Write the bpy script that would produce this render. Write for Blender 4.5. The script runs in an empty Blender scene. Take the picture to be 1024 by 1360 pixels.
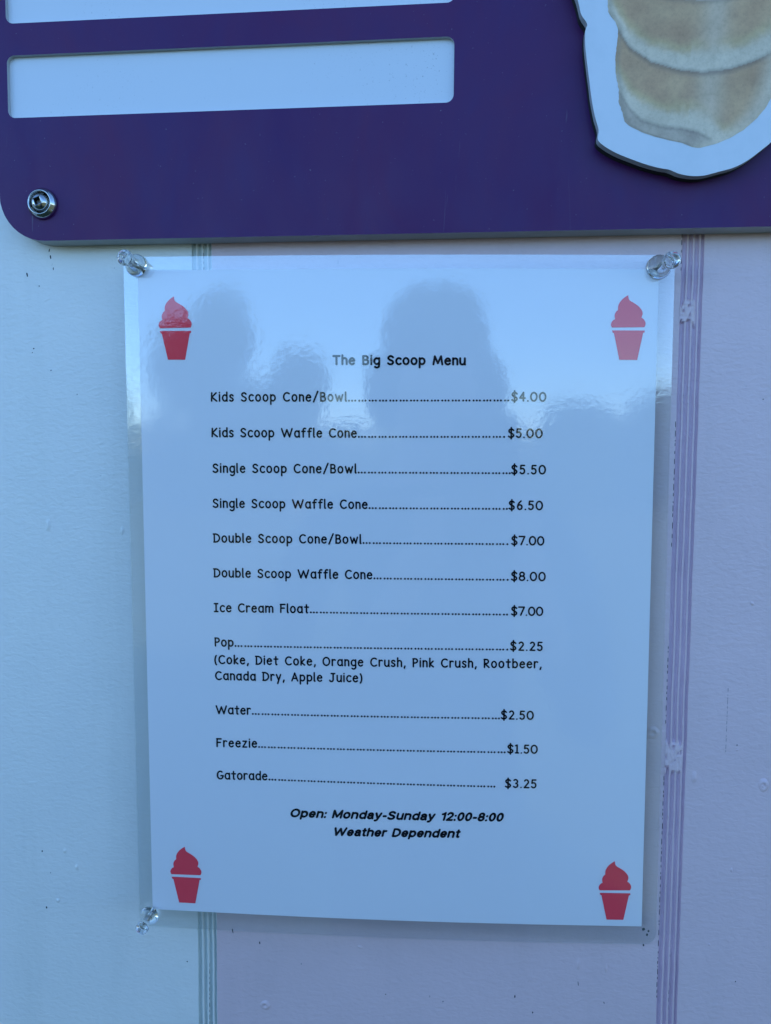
import bpy, bmesh, math, random
from mathutils import Vector, Matrix, noise
from mathutils.geometry import tessellate_polygon
random.seed(7)
sc = bpy.context.scene
PI = math.pi
EYE = 1.45                      # height of the lens above the ground, metres
CAMD = 0.3385                   # distance lens - wall

# ------------------------------------------------------------------ camera
cd = bpy.data.cameras.new('camera')
cd.sensor_fit = 'VERTICAL'; cd.sensor_height = 24.0; cd.lens = 24.0*1040/1360
cd.clip_start = 0.01; cd.clip_end = 500
cam = bpy.data.objects.new('camera', cd); sc.collection.objects.link(cam)
r_ = Vector((.995248, .097061, .007819)); u_ = Vector((-.014535, .068679, .997533)); b_ = Vector((.096284, -.992906, .069763))
cam.matrix_world = Matrix(((r_.x, u_.x, b_.x, 0), (r_.y, u_.y, b_.y, -CAMD), (r_.z, u_.z, b_.z, EYE), (0, 0, 0, 1)))
sc.camera = cam

# ------------------------------------------------------------------ world, sun, exposure
SUN_EL, SUN_AZ = math.radians(28), math.radians(18)      # the sun stands behind the wall: the wall is in open shade
w = bpy.data.worlds.new('World'); sc.world = w; w.use_nodes = True
nt = w.node_tree; nt.nodes.clear()
sky = nt.nodes.new('ShaderNodeTexSky'); sky.sky_type = 'NISHITA'; sky.sun_disc = False
sky.sun_elevation = SUN_EL; sky.sun_rotation = SUN_AZ
sky.air_density = 1.0; sky.dust_density = 0.3; sky.ozone_density = 8.0; sky.altitude = 200
bg = nt.nodes.new('ShaderNodeBackground'); bg.inputs[1].default_value = 0.15
wo = nt.nodes.new('ShaderNodeOutputWorld')
nt.links.new(sky.outputs[0], bg.inputs[0]); nt.links.new(bg.outputs[0], wo.inputs[0])
sl = bpy.data.lights.new('sun', 'SUN'); sl.energy = 3.0; sl.angle = math.radians(.5); sl.color = (1, .95, .87)
so = bpy.data.objects.new('sun', sl); sc.collection.objects.link(so)
sd = Vector((math.sin(SUN_AZ)*math.cos(SUN_EL), math.cos(SUN_AZ)*math.cos(SUN_EL), math.sin(SUN_EL)))
so.rotation_euler = sd.to_track_quat('Z', 'Y').to_euler()
sc.view_settings.view_transform = 'Standard'; sc.view_settings.look = 'None'
sc.view_settings.gamma = 1; sc.view_settings.exposure = 1.88
sc.cycles.max_bounces = 10; sc.cycles.transparent_max_bounces = 16

# ------------------------------------------------------------------ helpers
def W(x, h, z):                 # millimetres on the wall: x right, h out from the wall, z up from lens height
    return (x*.001, -h*.001, EYE + z*.001)
def mesh(name, verts, faces, mat=None, parent=None, smooth=False, cols=None):
    me = bpy.data.meshes.new(name); me.from_pydata([tuple(v) for v in verts], [], faces); me.update()
    if mat: me.materials.append(mat)
    if smooth:
        for p in me.polygons: p.use_smooth = True
    if cols:
        a = me.color_attributes.new('print', 'FLOAT_COLOR', 'POINT')
        for i, c in enumerate(cols): a.data[i].color = (c[0], c[1], c[2], 1)
    o = bpy.data.objects.new(name, me); sc.collection.objects.link(o)
    adopt(o, parent); return o
def adopt(o, parent):
    if parent is not None:
        o.parent = parent
        if parent.type == 'EMPTY': o.matrix_parent_inverse = Matrix.Translation(-parent.location)
def from_bm(name, bm, mat, parent=None, smooth=False):
    me = bpy.data.meshes.new(name); bm.to_mesh(me); bm.free()
    if mat: me.materials.append(mat)
    if smooth:
        for p in me.polygons: p.use_smooth = True
    o = bpy.data.objects.new(name, me); sc.collection.objects.link(o); adopt(o, parent); return o
def thing(name, loc, label, cat, group=None):
    o = bpy.data.objects.new(name, None); o.empty_display_size = .02; sc.collection.objects.link(o); o.location = loc
    tag(o, label, cat, group); return o
def tag(o, label=None, cat=None, group=None, kind=None):
    for k, v in (('label', label), ('category', cat), ('group', group), ('kind', kind)):
        if v: o[k] = v
    return o
def prism(outline, h0, h1, holes=()):       # outline in wall mm, CCW seen from the front; solid between h0 and h1
    bm = bmesh.new()
    loops = [outline] + list(holes); es = []; fl = []
    for lp in loops:
        vs = [bm.verts.new(W(x, h1, z)) for x, z in lp]; fl.append(vs)
        es += [bm.edges.new((vs[i], vs[(i+1) % len(vs)])) for i in range(len(vs))]
    bmesh.ops.triangle_fill(bm, use_beauty=True, use_dissolve=False, edges=es)
    front = list(bm.faces)
    for vs in fl:
        bk = [bm.verts.new((v.co.x, -h0*.001, v.co.z)) for v in vs]; n = len(vs)
        for i in range(n): bm.faces.new((vs[i], vs[(i+1) % n], bk[(i+1) % n], bk[i]))
        if vs is fl[0]: backs = bk
    bmesh.ops.recalc_face_normals(bm, faces=bm.faces)
    return bm
def rrect(x0, z0, x1, z1, r, n=10):
    P = []
    for cx, cz, a in ((x1-r, z0+r, -90), (x1-r, z1-r, 0), (x0+r, z1-r, 90), (x0+r, z0+r, 180)):
        for i in range(n+1):
            t = math.radians(a + 90*i/n); P.append((cx+r*math.cos(t), cz+r*math.sin(t)))
    return P
def spline(P, k=5, closed=True):            # Catmull-Rom through points
    out = []; n = len(P)
    for i in range(n if closed else n-1):
        g = (lambda j: P[j % n]) if closed else (lambda j: P[max(0, min(n-1, j))])
        p0, p1, p2, p3 = g(i-1), g(i), g(i+1), g(i+2)
        for s in range(k):
            t = s/k
            out.append(tuple(.5*(2*b+(c-a)*t+(2*a-5*b+4*c-d)*t*t+(3*b-a-3*c+d)*t**3) for a, b, c, d in zip(p0, p1, p2, p3)))
    if not closed: out.append(P[-1])
    return out
def lathe_y(prof, cx, cz, seg=48, tilt=(0, 0)):   # profile (radius, h) mm around an axis pointing out of the wall
    V = []; F = []; n = len(prof)
    for r, h in prof:
        for i in range(seg):
            a = 2*PI*i/seg; V.append(W(cx+r*math.cos(a)+tilt[0]*h, h, cz+r*math.sin(a)+tilt[1]*h))
    for j in range(n-1):
        for i in range(seg): F.append((j*seg+i, j*seg+(i+1) % seg, (j+1)*seg+(i+1) % seg, (j+1)*seg+i))
    F.append(tuple(range(seg))[::-1]); F.append(tuple((n-1)*seg+i for i in range(seg)))
    return V, F
def interp(T, x):
    if x <= T[0][0]: return T[0][1]
    for (a, b), (c, d) in zip(T, T[1:]):
        if x <= c: return b+(d-b)*(x-a)/(c-a) if c > a else d
    return T[-1][1]
def sst(a, b, x):
    t = max(0, min(1, (x-a)/(b-a))); return t*t*(3-2*t)
def lerp(a, b, t): return tuple(p+(q-p)*t for p, q in zip(a, b))

# ------------------------------------------------------------------ materials
def mat(name, col=(.5, .5, .5), rough=.5, metal=0., **kw):
    m = bpy.data.materials.new(name); m.use_nodes = True
    b = m.node_tree.nodes['Principled BSDF']
    b.inputs['Base Color'].default_value = (*col, 1); b.inputs['Roughness'].default_value = rough; b.inputs['Metallic'].default_value = metal
    for k, v in kw.items(): b.inputs[k.replace('_', ' ')].default_value = v
    return m
def nodes(m): return m.node_tree, m.node_tree.nodes['Principled BSDF']
def noise_tex(t, scale, detail=4, rough=.6, vec=None, dist=0):
    n = t.nodes.new('ShaderNodeTexNoise'); n.inputs['Scale'].default_value = scale
    n.inputs['Detail'].default_value = detail; n.inputs['Roughness'].default_value = rough; n.inputs['Distortion'].default_value = dist
    if vec is None:
        tc = t.nodes.new('ShaderNodeTexCoord'); vec = tc.outputs['Object']
    t.links.new(vec, n.inputs['Vector']); return n
def stretched(t, s):
    tc = t.nodes.new('ShaderNodeTexCoord'); mp = t.nodes.new('ShaderNodeMapping'); mp.inputs['Scale'].default_value = s
    t.links.new(tc.outputs['Object'], mp.inputs['Vector']); return mp.outputs[0]
def ramp(t, src, stops):
    r = t.nodes.new('ShaderNodeValToRGB'); t.links.new(src, r.inputs[0])
    e = r.color_ramp.elements; e[0].position, e[0].color = stops[0][0], (*stops[0][1], 1); e[1].position, e[1].color = stops[-1][0], (*stops[-1][1], 1)
    for p, c in stops[1:-1]: x = e.new(p); x.color = (*c, 1)
    return r.outputs[0]
def bump(t, b, srcs):           # srcs: (socket, strength, distance)
    prev = None
    for s, st, d in srcs:
        n = t.nodes.new('ShaderNodeBump'); n.inputs['Strength'].default_value = st; n.inputs['Distance'].default_value = d
        t.links.new(s, n.inputs['Height'])
        if prev: t.links.new(prev, n.inputs['Normal'])
        prev = n.outputs[0]
    t.links.new(prev, b.inputs['Normal'])
def wall_paint(name, col, col2):
    m = mat(name, col, .42); t, b = nodes(m)
    a = noise_tex(t, 26, 5, .6); c1 = ramp(t, a.outputs[0], [(.3, col2), (.7, col)])
    st = noise_tex(t, 24, 6, .7, stretched(t, (1, 1, .12)), .3); g1 = ramp(t, st.outputs[0], [(.32, (.95, .955, .95)), (.5, (1, 1, 1))])
    sp = noise_tex(t, 330, 3, .7); g2 = ramp(t, sp.outputs[0], [(.24, (.72, .74, .74)), (.31, (1, 1, 1))])
    for g_ in (g1, g2):
        mx = t.nodes.new('ShaderNodeMix'); mx.data_type = 'RGBA'; mx.blend_type = 'MULTIPLY'; mx.inputs[0].default_value = 1
        t.links.new(c1, mx.inputs[6]); t.links.new(g_, mx.inputs[7]); c1 = mx.outputs[2]
    t.links.new(c1, b.inputs['Base Color'])
    f = noise_tex(t, 480, 2, .5, stretched(t, (.7, 1, 1.3)), .5)
    g = noise_tex(t, 190, 2, .5, None, .5)
    s = noise_tex(t, 30, 2, .5)
    bump(t, b, [(s.outputs[0], .35, .0006), (g.outputs[0], .4, .0004), (f.outputs[0], .8, .0003)])
    return m
M = {}
M['mint'] = wall_paint('mint_wall_paint', (.78, .75, .67), (.74, .72, .65))
M['pink'] = wall_paint('pink_wall_paint', (.72, .53, .52), (.68, .50, .49))
m = M['mauve'] = wall_paint('mauve_groove_paint', (.66, .47, .53), (.57, .40, .47))
M['teal'] = wall_paint('mint_groove_paint', (.62, .64, .57), (.47, .52, .48))
M['chip'] = mat('bare_dark_speck', (.012, .016, .02), .8)
M['pvc'] = mat('white_foam_board', (.72, .74, .74), .38)
t, b = nodes(M['pvc']); a = noise_tex(t, 34, 6, .7); t.links.new(ramp(t, a.outputs[0], [(.28, (.60, .63, .63)), (.55, (.66, .68, .68))]), b.inputs['Base Color'])
sp = noise_tex(t, 420, 2, .5); bump(t, b, [(sp.outputs[0], .1, .0002)])
M['slot'] = mat('white_slot_plastic', (.72, .74, .74), .35)
t, b = nodes(M['slot'])
a = noise_tex(t, 900, 3, .7); rr = ramp(t, a.outputs[0], [(.30, (.36, .38, .38)), (.37, (.65, .67, .68))])
g = noise_tex(t, 14, 3, .5); mx = t.nodes.new('ShaderNodeMix'); mx.data_type = 'RGBA'
rg = ramp(t, g.outputs[0], [(.5, (0, 0, 0)), (.68, (1, 1, 1))]); t.links.new(rg, mx.inputs[0])
mx.inputs[6].default_value = (.65, .67, .68, 1); t.links.new(rr, mx.inputs[7]); t.links.new(mx.outputs[2], b.inputs['Base Color'])
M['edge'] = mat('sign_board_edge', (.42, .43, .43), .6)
M['spacer'] = mat('black_foam_spacer', (.012, .012, .014), .85)
M['purple'] = mat('purple_sign_vinyl', (.085, .035, .12), .34)
t, b = nodes(M['purple'])
a = noise_tex(t, 22, 7, .62, stretched(t, (1, 1, .55)), .5); t.links.new(ramp(t, a.outputs[0], [(.38, (.076, .013, .080)), (.46, (.068, .014, .085)), (.54, (.063, .014, .088)), (.64, (.056, .015, .094))]), b.inputs['Base Color'])
r1 = noise_tex(t, 16, 7, .7, stretched(t, (1, 1, .45)), .3); mr = t.nodes.new('ShaderNodeMapRange')
t.links.new(r1.outputs[0], mr.inputs[0]); mr.inputs[1].default_value = .35; mr.inputs[2].default_value = .65; mr.inputs[3].default_value = .28; mr.inputs[4].default_value = .55; b.inputs['Specular IOR Level'].default_value = .22
t.links.new(mr.outputs[0], b.inputs['Roughness'])
f = noise_tex(t, 260, 3, .5); bump(t, b, [(f.outputs[0], .06, .0002)])
base_ = b.inputs['Base Color'].links[0].from_socket                     # dust grains and hairline scuffs on the vinyl
du = noise_tex(t, 800, 2, .6); sc_ = noise_tex(t, 150, 4, .6, stretched(t, (1, 1, .06)), 1.5)
for src, lo, hi, k_ in ((du, .70, .76, .10), (sc_, .70, .74, .05)):
    mk = ramp(t, src.outputs[0], [(lo, (0, 0, 0)), (hi, (1, 1, 1))]); mx = t.nodes.new('ShaderNodeMix'); mx.data_type = 'RGBA'
    t.links.new(mk, mx.inputs[0]); t.links.new(base_, mx.inputs[6]); mx.inputs[7].default_value = (.06+k_, .03+k_, .09+k_, 1); base_ = mx.outputs[2]
t.links.new(base_, b.inputs['Base Color'])
M['steel'] = mat('bright_steel', (.48, .48, .46), .06, 1.0)
t, b = nodes(M['steel']); a = noise_tex(t, 500, 4, .6); bump(t, b, [(a.outputs[0], .12, .0002)])
M['dark_steel'] = mat('screw_recess_steel', (.16, .15, .14), .4, 1.0)
M['paper'] = mat('white_menu_paper', (.74, .76, .80), .9)
t, b = nodes(M['paper']); a = noise_tex(t, 12, 3, .5); t.links.new(ramp(t, a.outputs[0], [(.3, (.83, .80, .79)), (.7, (.845, .815, .805))]), b.inputs['Base Color'])
M['ink'] = mat('black_printed_ink', (.006, .006, .008), .9, Specular_IOR_Level=.1)
M['red'] = mat('red_printed_ink', (.95, .06, .088), .9, Specular_IOR_Level=.1)
M['print'] = mat('printed_cone_picture', (.6, .4, .2), .38)
t, b = nodes(M['print']); at = t.nodes.new('ShaderNodeAttribute'); at.attribute_name = 'print'
n1 = noise_tex(t, 520, 5, .75); n2 = noise_tex(t, 60, 5, .65)
r1 = ramp(t, n1.outputs[0], [(.3, (.84, .82, .79)), (.5, (1, 1, 1)), (.72, (1.1, 1.1, 1.1))]); r2 = ramp(t, n2.outputs[0], [(.32, (.86, .84, .80)), (.68, (1.1, 1.1, 1.1))])
prev = at.outputs['Color']
for r in (r1, r2):
    mx = t.nodes.new('ShaderNodeMix'); mx.data_type = 'RGBA'; mx.blend_type = 'MULTIPLY'; mx.inputs[0].default_value = 1
    t.links.new(prev, mx.inputs[6]); t.links.new(r, mx.inputs[7]); prev = mx.outputs[2]
t.links.new(prev, b.inputs['Base Color'])
def film_mat(ior=1.75, haze=.008):                 # laminating film: clear sheet that mirrors the surroundings faintly
    m = bpy.data.materials.new('laminate_film'); m.use_nodes = True; t = m.node_tree; t.nodes.clear()
    tr = t.nodes.new('ShaderNodeBsdfTransparent'); tr.inputs[0].default_value = (.97, .98, .98, 1)
    df = t.nodes.new('ShaderNodeBsdfDiffuse'); df.inputs[0].default_value = (.8, .82, .82, 1)
    m1 = t.nodes.new('ShaderNodeMixShader'); m1.inputs[0].default_value = haze
    gl = t.nodes.new('ShaderNodeBsdfGlossy'); gl.inputs['Roughness'].default_value = .015
    fr = t.nodes.new('ShaderNodeFresnel'); ge = t.nodes.new('ShaderNodeNewGeometry'); mi = t.nodes.new('ShaderNodeMapRange'); mi.inputs[3].default_value = ior; mi.inputs[4].default_value = 1/ior
    t.links.new(ge.outputs['Backfacing'], mi.inputs[0]); t.links.new(mi.outputs[0], fr.inputs[0])
    m2 = t.nodes.new('ShaderNodeMixShader'); o = t.nodes.new('ShaderNodeOutputMaterial')
    a = noise_tex(t, 42, 3, .5, None, .5); c = noise_tex(t, 420, 3, .6, None, .6)
    bp = t.nodes.new('ShaderNodeBump'); bp.inputs['Strength'].default_value = 1; bp.inputs['Distance'].default_value = .00005
    t.links.new(a.outputs[0], bp.inputs['Height'])
    b2 = t.nodes.new('ShaderNodeBump'); b2.inputs['Strength'].default_value = 1; b2.inputs['Distance'].default_value = .00002
    t.links.new(c.outputs[0], b2.inputs['Height']); t.links.new(bp.outputs[0], b2.inputs['Normal'])
    t.links.new(b2.outputs[0], gl.inputs['Normal'])
    L = t.links.new
    L(tr.outputs[0], m1.inputs[1]); L(df.outputs[0], m1.inputs[2]); L(fr.outputs[0], m2.inputs[0]); L(m1.outputs[0], m2.inputs[1]); L(gl.outputs[0], m2.inputs[2]); L(m2.outputs[0], o.inputs[0])
    return m
M['film'] = film_mat(); M['film_back'] = film_mat(2.1, .10)
M['clear'] = mat('clear_plastic', (.96, .98, .98), .03, 0, Transmission_Weight=1.0, IOR=1.49)
M['needle'] = mat('pin_needle_steel', (.5, .48, .42), .3, 1.0)
M['grass'] = mat('grass_ground', (.05, .07, .025), .9)
t, b = nodes(M['grass']); a = noise_tex(t, 3, 8, .7); t.links.new(ramp(t, a.outputs[0], [(.35, (.035, .05, .018)), (.65, (.085, .095, .04))]), b.inputs['Base Color'])
M['leaf'] = mat('tree_leaves', (.06, .09, .03), .6); M['bark'] = mat('tree_bark', (.12, .09, .06), .9)
M['roof'] = mat('grey_roof_sheet', (.25, .26, .27), .6)

# ------------------------------------------------------------------ setting: ground
g = mesh('ground', [(-200, -200, 0), (200, -200, 0), (200, 200, 0), (-200, 200, 0)], [(0, 1, 2, 3)], M['grass']); tag(g, kind='structure')

# ------------------------------------------------------------------ the stand's painted wall
stand = thing('painted_wall', (0, 0, 0), 'wooden stand wall of pale mint and dusty pink vertical panels with reeded grooves, behind the sign and menu', 'wall')
PITCH, SW = 207.2, 9.0
strips = [-118.65 + k*PITCH for k in range(-8, 9)]
Z0, Z1 = -EYE*1000+.5, 1250
def slab(name, x0, x1, z0, z1, m):
    h = 12.; v = [W(x0, 0, z0), W(x1, 0, z0), W(x1, 0, z1), W(x0, 0, z1), W(x0, -h, z0), W(x1, -h, z0), W(x1, -h, z1), W(x0, -h, z1)]
    return mesh(name, v, [(0, 1, 2, 3), (5, 4, 7, 6), (1, 5, 6, 2), (4, 0, 3, 7), (3, 2, 6, 7), (4, 5, 1, 0)], m, stand)
for k, x in enumerate(strips[:-1]):
    xe = strips[k+1]
    slab('wall_panel', x+SW, xe, Z0, Z1, M['mint'] if xe < -100 else M['pink'])
def strip(x, left):
    # four coved grooves with narrow ridges between them
    prof = [(0, 0)]
    for a, c in ((.05, 2.0), (2.55, 4.45), (5.0, 6.9), (7.45, 8.9)):
        for i in range(7):
            tt = i/6; prof.append((a+(c-a)*tt, -1.05*math.sin(PI*tt)**.6))
    prof.append((SW, 0)); n = len(prof)
    zs = [Z0, -330]; z = -300
    while z < 260: zs.append(z); z += 1.0 if -130 < x < 100 else 6.4
    zs += [300, Z1]
    V = []; F = []; fills = []
    for z in zs:
        dx = .16*noise.noise((x*.1, z*.045, 1)) + .1*noise.noise((x, z*.2, 5))
        for i, (u, d) in enumerate(prof):
            fill = 0
            if not left and 0 < i < n-1:            # filler blobs in the grooves beside the menu
                for zc, rz, u1 in ((60.5, 4.5, 6.2), (-127.5, 6.5, 7.2), (190, 6, 5)):
                    fill = max(fill, sst(1.05, .8, abs(z-zc+2.2*noise.noise((u*.6, zc, 1)))/rz/(1+.45*noise.noise((u*.9, zc, 6))))*sst(u1+1, u1-.8, u)*(1-.6*sst(.25, .4, noise.noise((u*.8, z*.45, 7)))))
            fills.append(fill)
            jj = .14*noise.noise((u*1.7+x, z*.11, 9))
            V.append(W(x+u+(dx if 0 < i < n-1 else 0), (d+(jj if d < -.1 else 0))*(1-fill)+ (.25*fill*(1+noise.noise((u, z*.6, 2)))), z))
    for j in range(len(zs)-1):
        for i in range(n-1): F.append((j*n+i, j*n+i+1, (j+1)*n+i+1, (j+1)*n+i))
    o = mesh('reeded_groove', V, F, M['teal'] if left else M['mauve'], stand, smooth=False)
    o.data.materials.append(M['mint'] if left else M['pink'])
    F_ = fills
    for p in o.data.polygons:                       # ridges carry the panel's own paint
        i = p.index % (n-1)
        if i in (0, 7, 8, 14, 15, 21, 22, n-2) or F_[(p.index//(n-1))*n+i] > .5: p.material_index = 1
    return o
for x in strips: strip(x, x < -100)
# paint chips, specks and nail dimples
chips = [(-194.2, 79.9, .5, 1.5), (-183.6, 90.4, .25, 1.0), (-183.1, 87.5, .3, 1.3), (-182.4, 84.4, .2, 1.2), (-181.9, 82.4, .4, .8), (-188.7, 74.9, .4, .4), (-191.9, 47.4, .6, .35), (-192.6, 45.6, .3, .3),
         (-184, 37.7, .6, .4), (-54.1, 83, .4, 1.4), (-192, -213.1, .55, .8), (-193.5, -185.7, .4, .6), (-189.6, -196, .3, .4), (-123.8, -234.8, .5, .5), (-102.1, -218.7, .45, 1.6), (-89.4, -223.3, .3, .9),
         (82, -205, .9, 1.1), (84.1, -205.8, .6, .7), (83.6, -207.4, .7, .7), (82.2, -212.2, .35, .8), (82.5, -117.2, .5, .5), (121.5, -226, .4, .4), (123, 25, .3, .3), (-70, -232, .3, .3), (-31, -243.6, .3, .4), (-11, -243, .3, .8), (-5, -245, .3, .5),
         (118.2, -121, .3, .4), (54.6, -232, .1, 1.4), (27, -240, .25, .9), (35, -247, .3, .6), (66, -240, .15, .8), (-172, 27, .3, .3)]
V = []; F = []
for x, z, a, c in chips:
    n = 9; b0 = len(V); off = random.random()*9
    for i in range(n):
        t_ = 2*PI*i/n; r = .65+.5*random.random(); V.append(W(x+a*.75*r*math.cos(t_)+.2*(c-a)*math.sin(t_*1.0+off), .06, z+c*.8*r*math.sin(t_)))
    F.append(tuple(range(b0, b0+n)))
for (x0, cond) in ((88.5, None), (91.1, 1), (93.6, 1), (-118.5, 2), (-113.4, 2)):        # broken dark line where the paint missed the groove's edge
    z = 250.
    while z > -290:
        L_ = random.uniform(.5, 2.6); z -= L_+random.uniform(.5, 2.5)
        dens = noise.noise((z*.02, x0, 3))
        if dens < (-.1 if cond is None else .12): continue
        if x0 > 0 and (-135 < z < -115 or 54 < z < 68): continue
        wdt = .13 if cond is None else .09; b0 = len(V); xx = x0+.05*random.uniform(-1, 1)
        h = .05 if cond is None else -.25
        V += [W(xx-wdt, h, z), W(xx+wdt, h, z), W(xx+wdt*.7, h, z+L_), W(xx-wdt, h, z+L_)]; F.append((b0, b0+1, b0+2, b0+3))
z = -98
while z > -125:                                      # hairline crack in the right panel
    L_ = random.uniform(.4, 1.6); b0 = len(V); V += [W(113.6, .05, z), W(113.72, .05, z), W(113.72, .05, z+L_), W(113.6, .05, z+L_)]; F.append((b0, b0+1, b0+2, b0+3)); z -= random.uniform(.9, 2.4)
o = mesh('paint_chips', V, F, M['chip'], stand); tag(o, kind='stuff')
def mound(x, z, r, hh, mt, el=1.0, ring=False):
    V = []; F = []; R_, S_ = 10, 20; sd_ = random.random()*50
    for j in range(R_+1):
        q = j/R_
        for i in range(S_):
            a = 2*PI*i/S_; k = 1+.25*noise.noise((math.cos(a)*1.3+sd_, math.sin(a)*1.3, 0))
            e = hh*(math.cos(q*PI)*.5+.5)
            if ring: e = hh*math.sin(q*PI)**2*(1+.5*math.sin(a+1)) - .0
            V.append(W(x+r*k*q*math.cos(a), e+.004 if q < 1 else -.3, z+r*k*q*el*math.sin(a)))
    for j in range(R_):
        for i in range(S_): F.append((j*S_+i, j*S_+(i+1) % S_, (j+1)*S_+(i+1) % S_, (j+1)*S_+i))
    return mesh('paint_blob', V, F, mt, stand, smooth=True)
for a in [(-182.4, -185, 1.2, .35, 'mint'), (-176.7, -192.6, 1.4, .4, 'mint', 1.2), (-186.3, -209.4, 1.3, .4, 'mint'), (-87, -253.2, 2.6, .5, 'pink', 1, True), (83.2, -117.1, 3.0, .5, 'pink', 1, True),
          (129.7, -138, 2.5, .6, 'pink', 1.3, True), (129.4, -138.4, 1.1, .5, 'pink', 1.4), (118.3, -123.1, .8, .5, 'pink', .6), (54.5, -223, 1.2, .5, 'pink', 2.5), (66.5, -224, .8, .45, 'pink', 3), (110, -210, .6, .4, 'pink'), (101, -136, 1.5, .5, 'pink', 2),
          (-43, -222, 1.3, .35, 'pink', .7), (-12, -212, 1.2, .35, 'pink', .5), (118, -176, .6, .4, 'pink', 2), (-152, -34, 1.2, .3, 'mint', 2), (-187, -32, 1.4, .35, 'mint', 2.4), (122, -60, .9, .35, 'pink', 1)]:
    mound(a[0], a[1], a[2], a[3], M[a[4]], a[5] if len(a) > 5 else 1, a[6] if len(a) > 6 else False)
# rest of the building behind the wall
def box(name, x0, x1, y0, y1, z0, z1, m, parent):
    v = [(x, y, z) for z in (z0, z1) for y in (y0, y1) for x in (x0, x1)]
    return mesh(name, v, [(0, 2, 3, 1), (4, 5, 7, 6), (0, 1, 5, 4), (1, 3, 7, 5), (3, 2, 6, 7), (2, 0, 4, 6)], m, parent)
XL, XR = strips[0]*.001+.009, strips[-1]*.001
box('wall_core', XL, XR, .013, .12, 0, 2.7, M['mint'], stand)
box('side_wall', XL, XL+.1, .121, 3.0, 0, 2.7, M['mint'], stand); box('side_wall', XR-.1, XR, .121, 3.0, 0, 2.7, M['pink'], stand)
box('back_wall', XL+.1, XR-.1, 2.9, 3.0, 0, 2.7, M['pink'], stand); box('roof', XL-.05, XR+.05, .0, 3.05, 2.702, 2.8, M['roof'], stand)

# ------------------------------------------------------------------ purple sign board
sign = thing('menu_board_sign', W(0, 0, 91.8), 'purple sign board with white slots and a wafer cone cutout, above the menu', 'sign')
SX0, SX1, SZ0, SZ1 = -200.2, 205.0, 91.8, 560.0
o = from_bm('board', prism(rrect(SX0+.2, SZ0+.2, SX1-.2, SZ1-.2, 20), .15, 8.0), M['slot'], sign)
o.data.materials.append(M['edge'])
for p in o.data.polygons:
    if abs(p.normal.y) < .5: p.material_index = 1
slots = [rrect(-195.3, 143.4+38.8*k, -5.5, 169.1+38.8*k, 3.2, 8) for k in range(10)]
bm = prism(rrect(SX0, SZ0, SX1, SZ1, 20), 8.02, 10.0, slots)
o = from_bm('purple_face', bm, M['purple'], sign); o.data.materials.append(M['edge'])
for p in o.data.polygons:
    if abs(p.normal.y) < .5: p.material_index = 1
def screw(x, z):
    H = 10.0
    pr = [(6.3, H+.02), (6.6, H+.25), (6.65, H+.6), (6.45, H+1.3), (6.05, H+2.0), (5.6, H+2.55), (5.3, H+2.85), (5.15, H+3.1), (4.95, H+3.2), (4.75, H+3.1), (4.6, H+2.7), (4.35, H+1.7), (4.2, H+1.3), (1.0, H+1.25)]
    V, F = lathe_y(pr, x, z, 56); wsh = mesh('screw', [], [], M['steel'], sign)
    # head: dome with a square socket
    V2 = []; F2 = []; S_ = 48
    def sq(a, r):
        c_, s_ = math.cos(a-.35), math.sin(a-.35); return r/max(abs(c_), abs(s_))
    rings = [('c', 3.75, H+1.7), ('c', 3.7, H+2.5), ('c', 3.3, H+3.4), ('c', 2.7, H+4.1), ('c', 2.2, H+4.45), ('s', 1.62, H+4.62), ('s', 1.42, H+4.5), ('s', 1.3, H+2.2), ('s', .1, H+2.0)]
    for k_, r, h in rings:
        for i in range(S_):
            a = 2*PI*i/S_; q = r if k_ == 'c' else min(sq(a, r), r*1.36); V2.append(W(x+q*math.cos(a), h, z+q*math.sin(a)))
    for j in range(len(rings)-1):
        for i in range(S_): F2.append((j*S_+i, j*S_+(i+1) % S_, (j+1)*S_+(i+1) % S_, (j+1)*S_+i))
    F2.append(tuple((len(rings)-1)*S_+i for i in range(S_)))
    me = wsh.data; me.from_pydata(V2, [], F2); me.materials.append(M['dark_steel'])
    for p in me.polygons:
        if p.index < 4*S_: p.use_smooth = True
        if p.index >= 6*S_: p.material_index = 1
    me.update()
    mesh('cup_washer', V, F, M['steel'], wsh, smooth=True)
for x in (-180.6, 185.4):
    for z in (107.2, 544.6): screw(x, z)
# cone cutout: thick board held off the purple face
outer_l = [(41.9, 176.8), (43.4, 171.4), (45.7, 167.8), (45.1, 165.2), (45.2, 159.8), (46.0, 153.6), (47.1, 146.4), (48.2, 139.2), (49.6, 132.9), (51.1, 127.9), (50.9, 124.3), (53.0, 122.0), (57.7, 119.1), (63.2, 116.7), (69.5, 114.3), (75.0, 112.7), (78.2, 112.1), (82.2, 110.4), (86.7, 109.5), (91.2, 109.5), (96.5, 110.7), (102.6, 112.3), (107.8, 115.0), (112.9, 118.9), (115.8, 121.3)]
outer = outer_l + [(121, 127), (126, 136), (128, 148), (130, 162), (134, 172), (139, 184), (141, 200), (145, 214), (152, 226), (158, 242), (160, 262), (154, 284), (146, 300), (148, 318), (140, 340), (122, 356), (100, 364), (78, 362), (56, 352), (40, 334), (36, 314), (38, 300), (26, 284), (20, 264), (22, 242), (30, 226), (36, 212), (37, 198), (38, 188)]
cut = from_bm('cone_cutout', prism(spline(outer, 4), 13.6, 17.3), M['pvc'], sign)
cut.data.materials.append(M['edge'])
for p in cut.data.polygons:
    if abs(p.normal.y) < .5: p.material_index = 1
sp_ = spline([(88+(x-88)*1.001, z+.05) for x, z in outer], 4); from_bm('black_spacer', prism(sp_, 10.05, 13.55), M['spacer'], cut)
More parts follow.
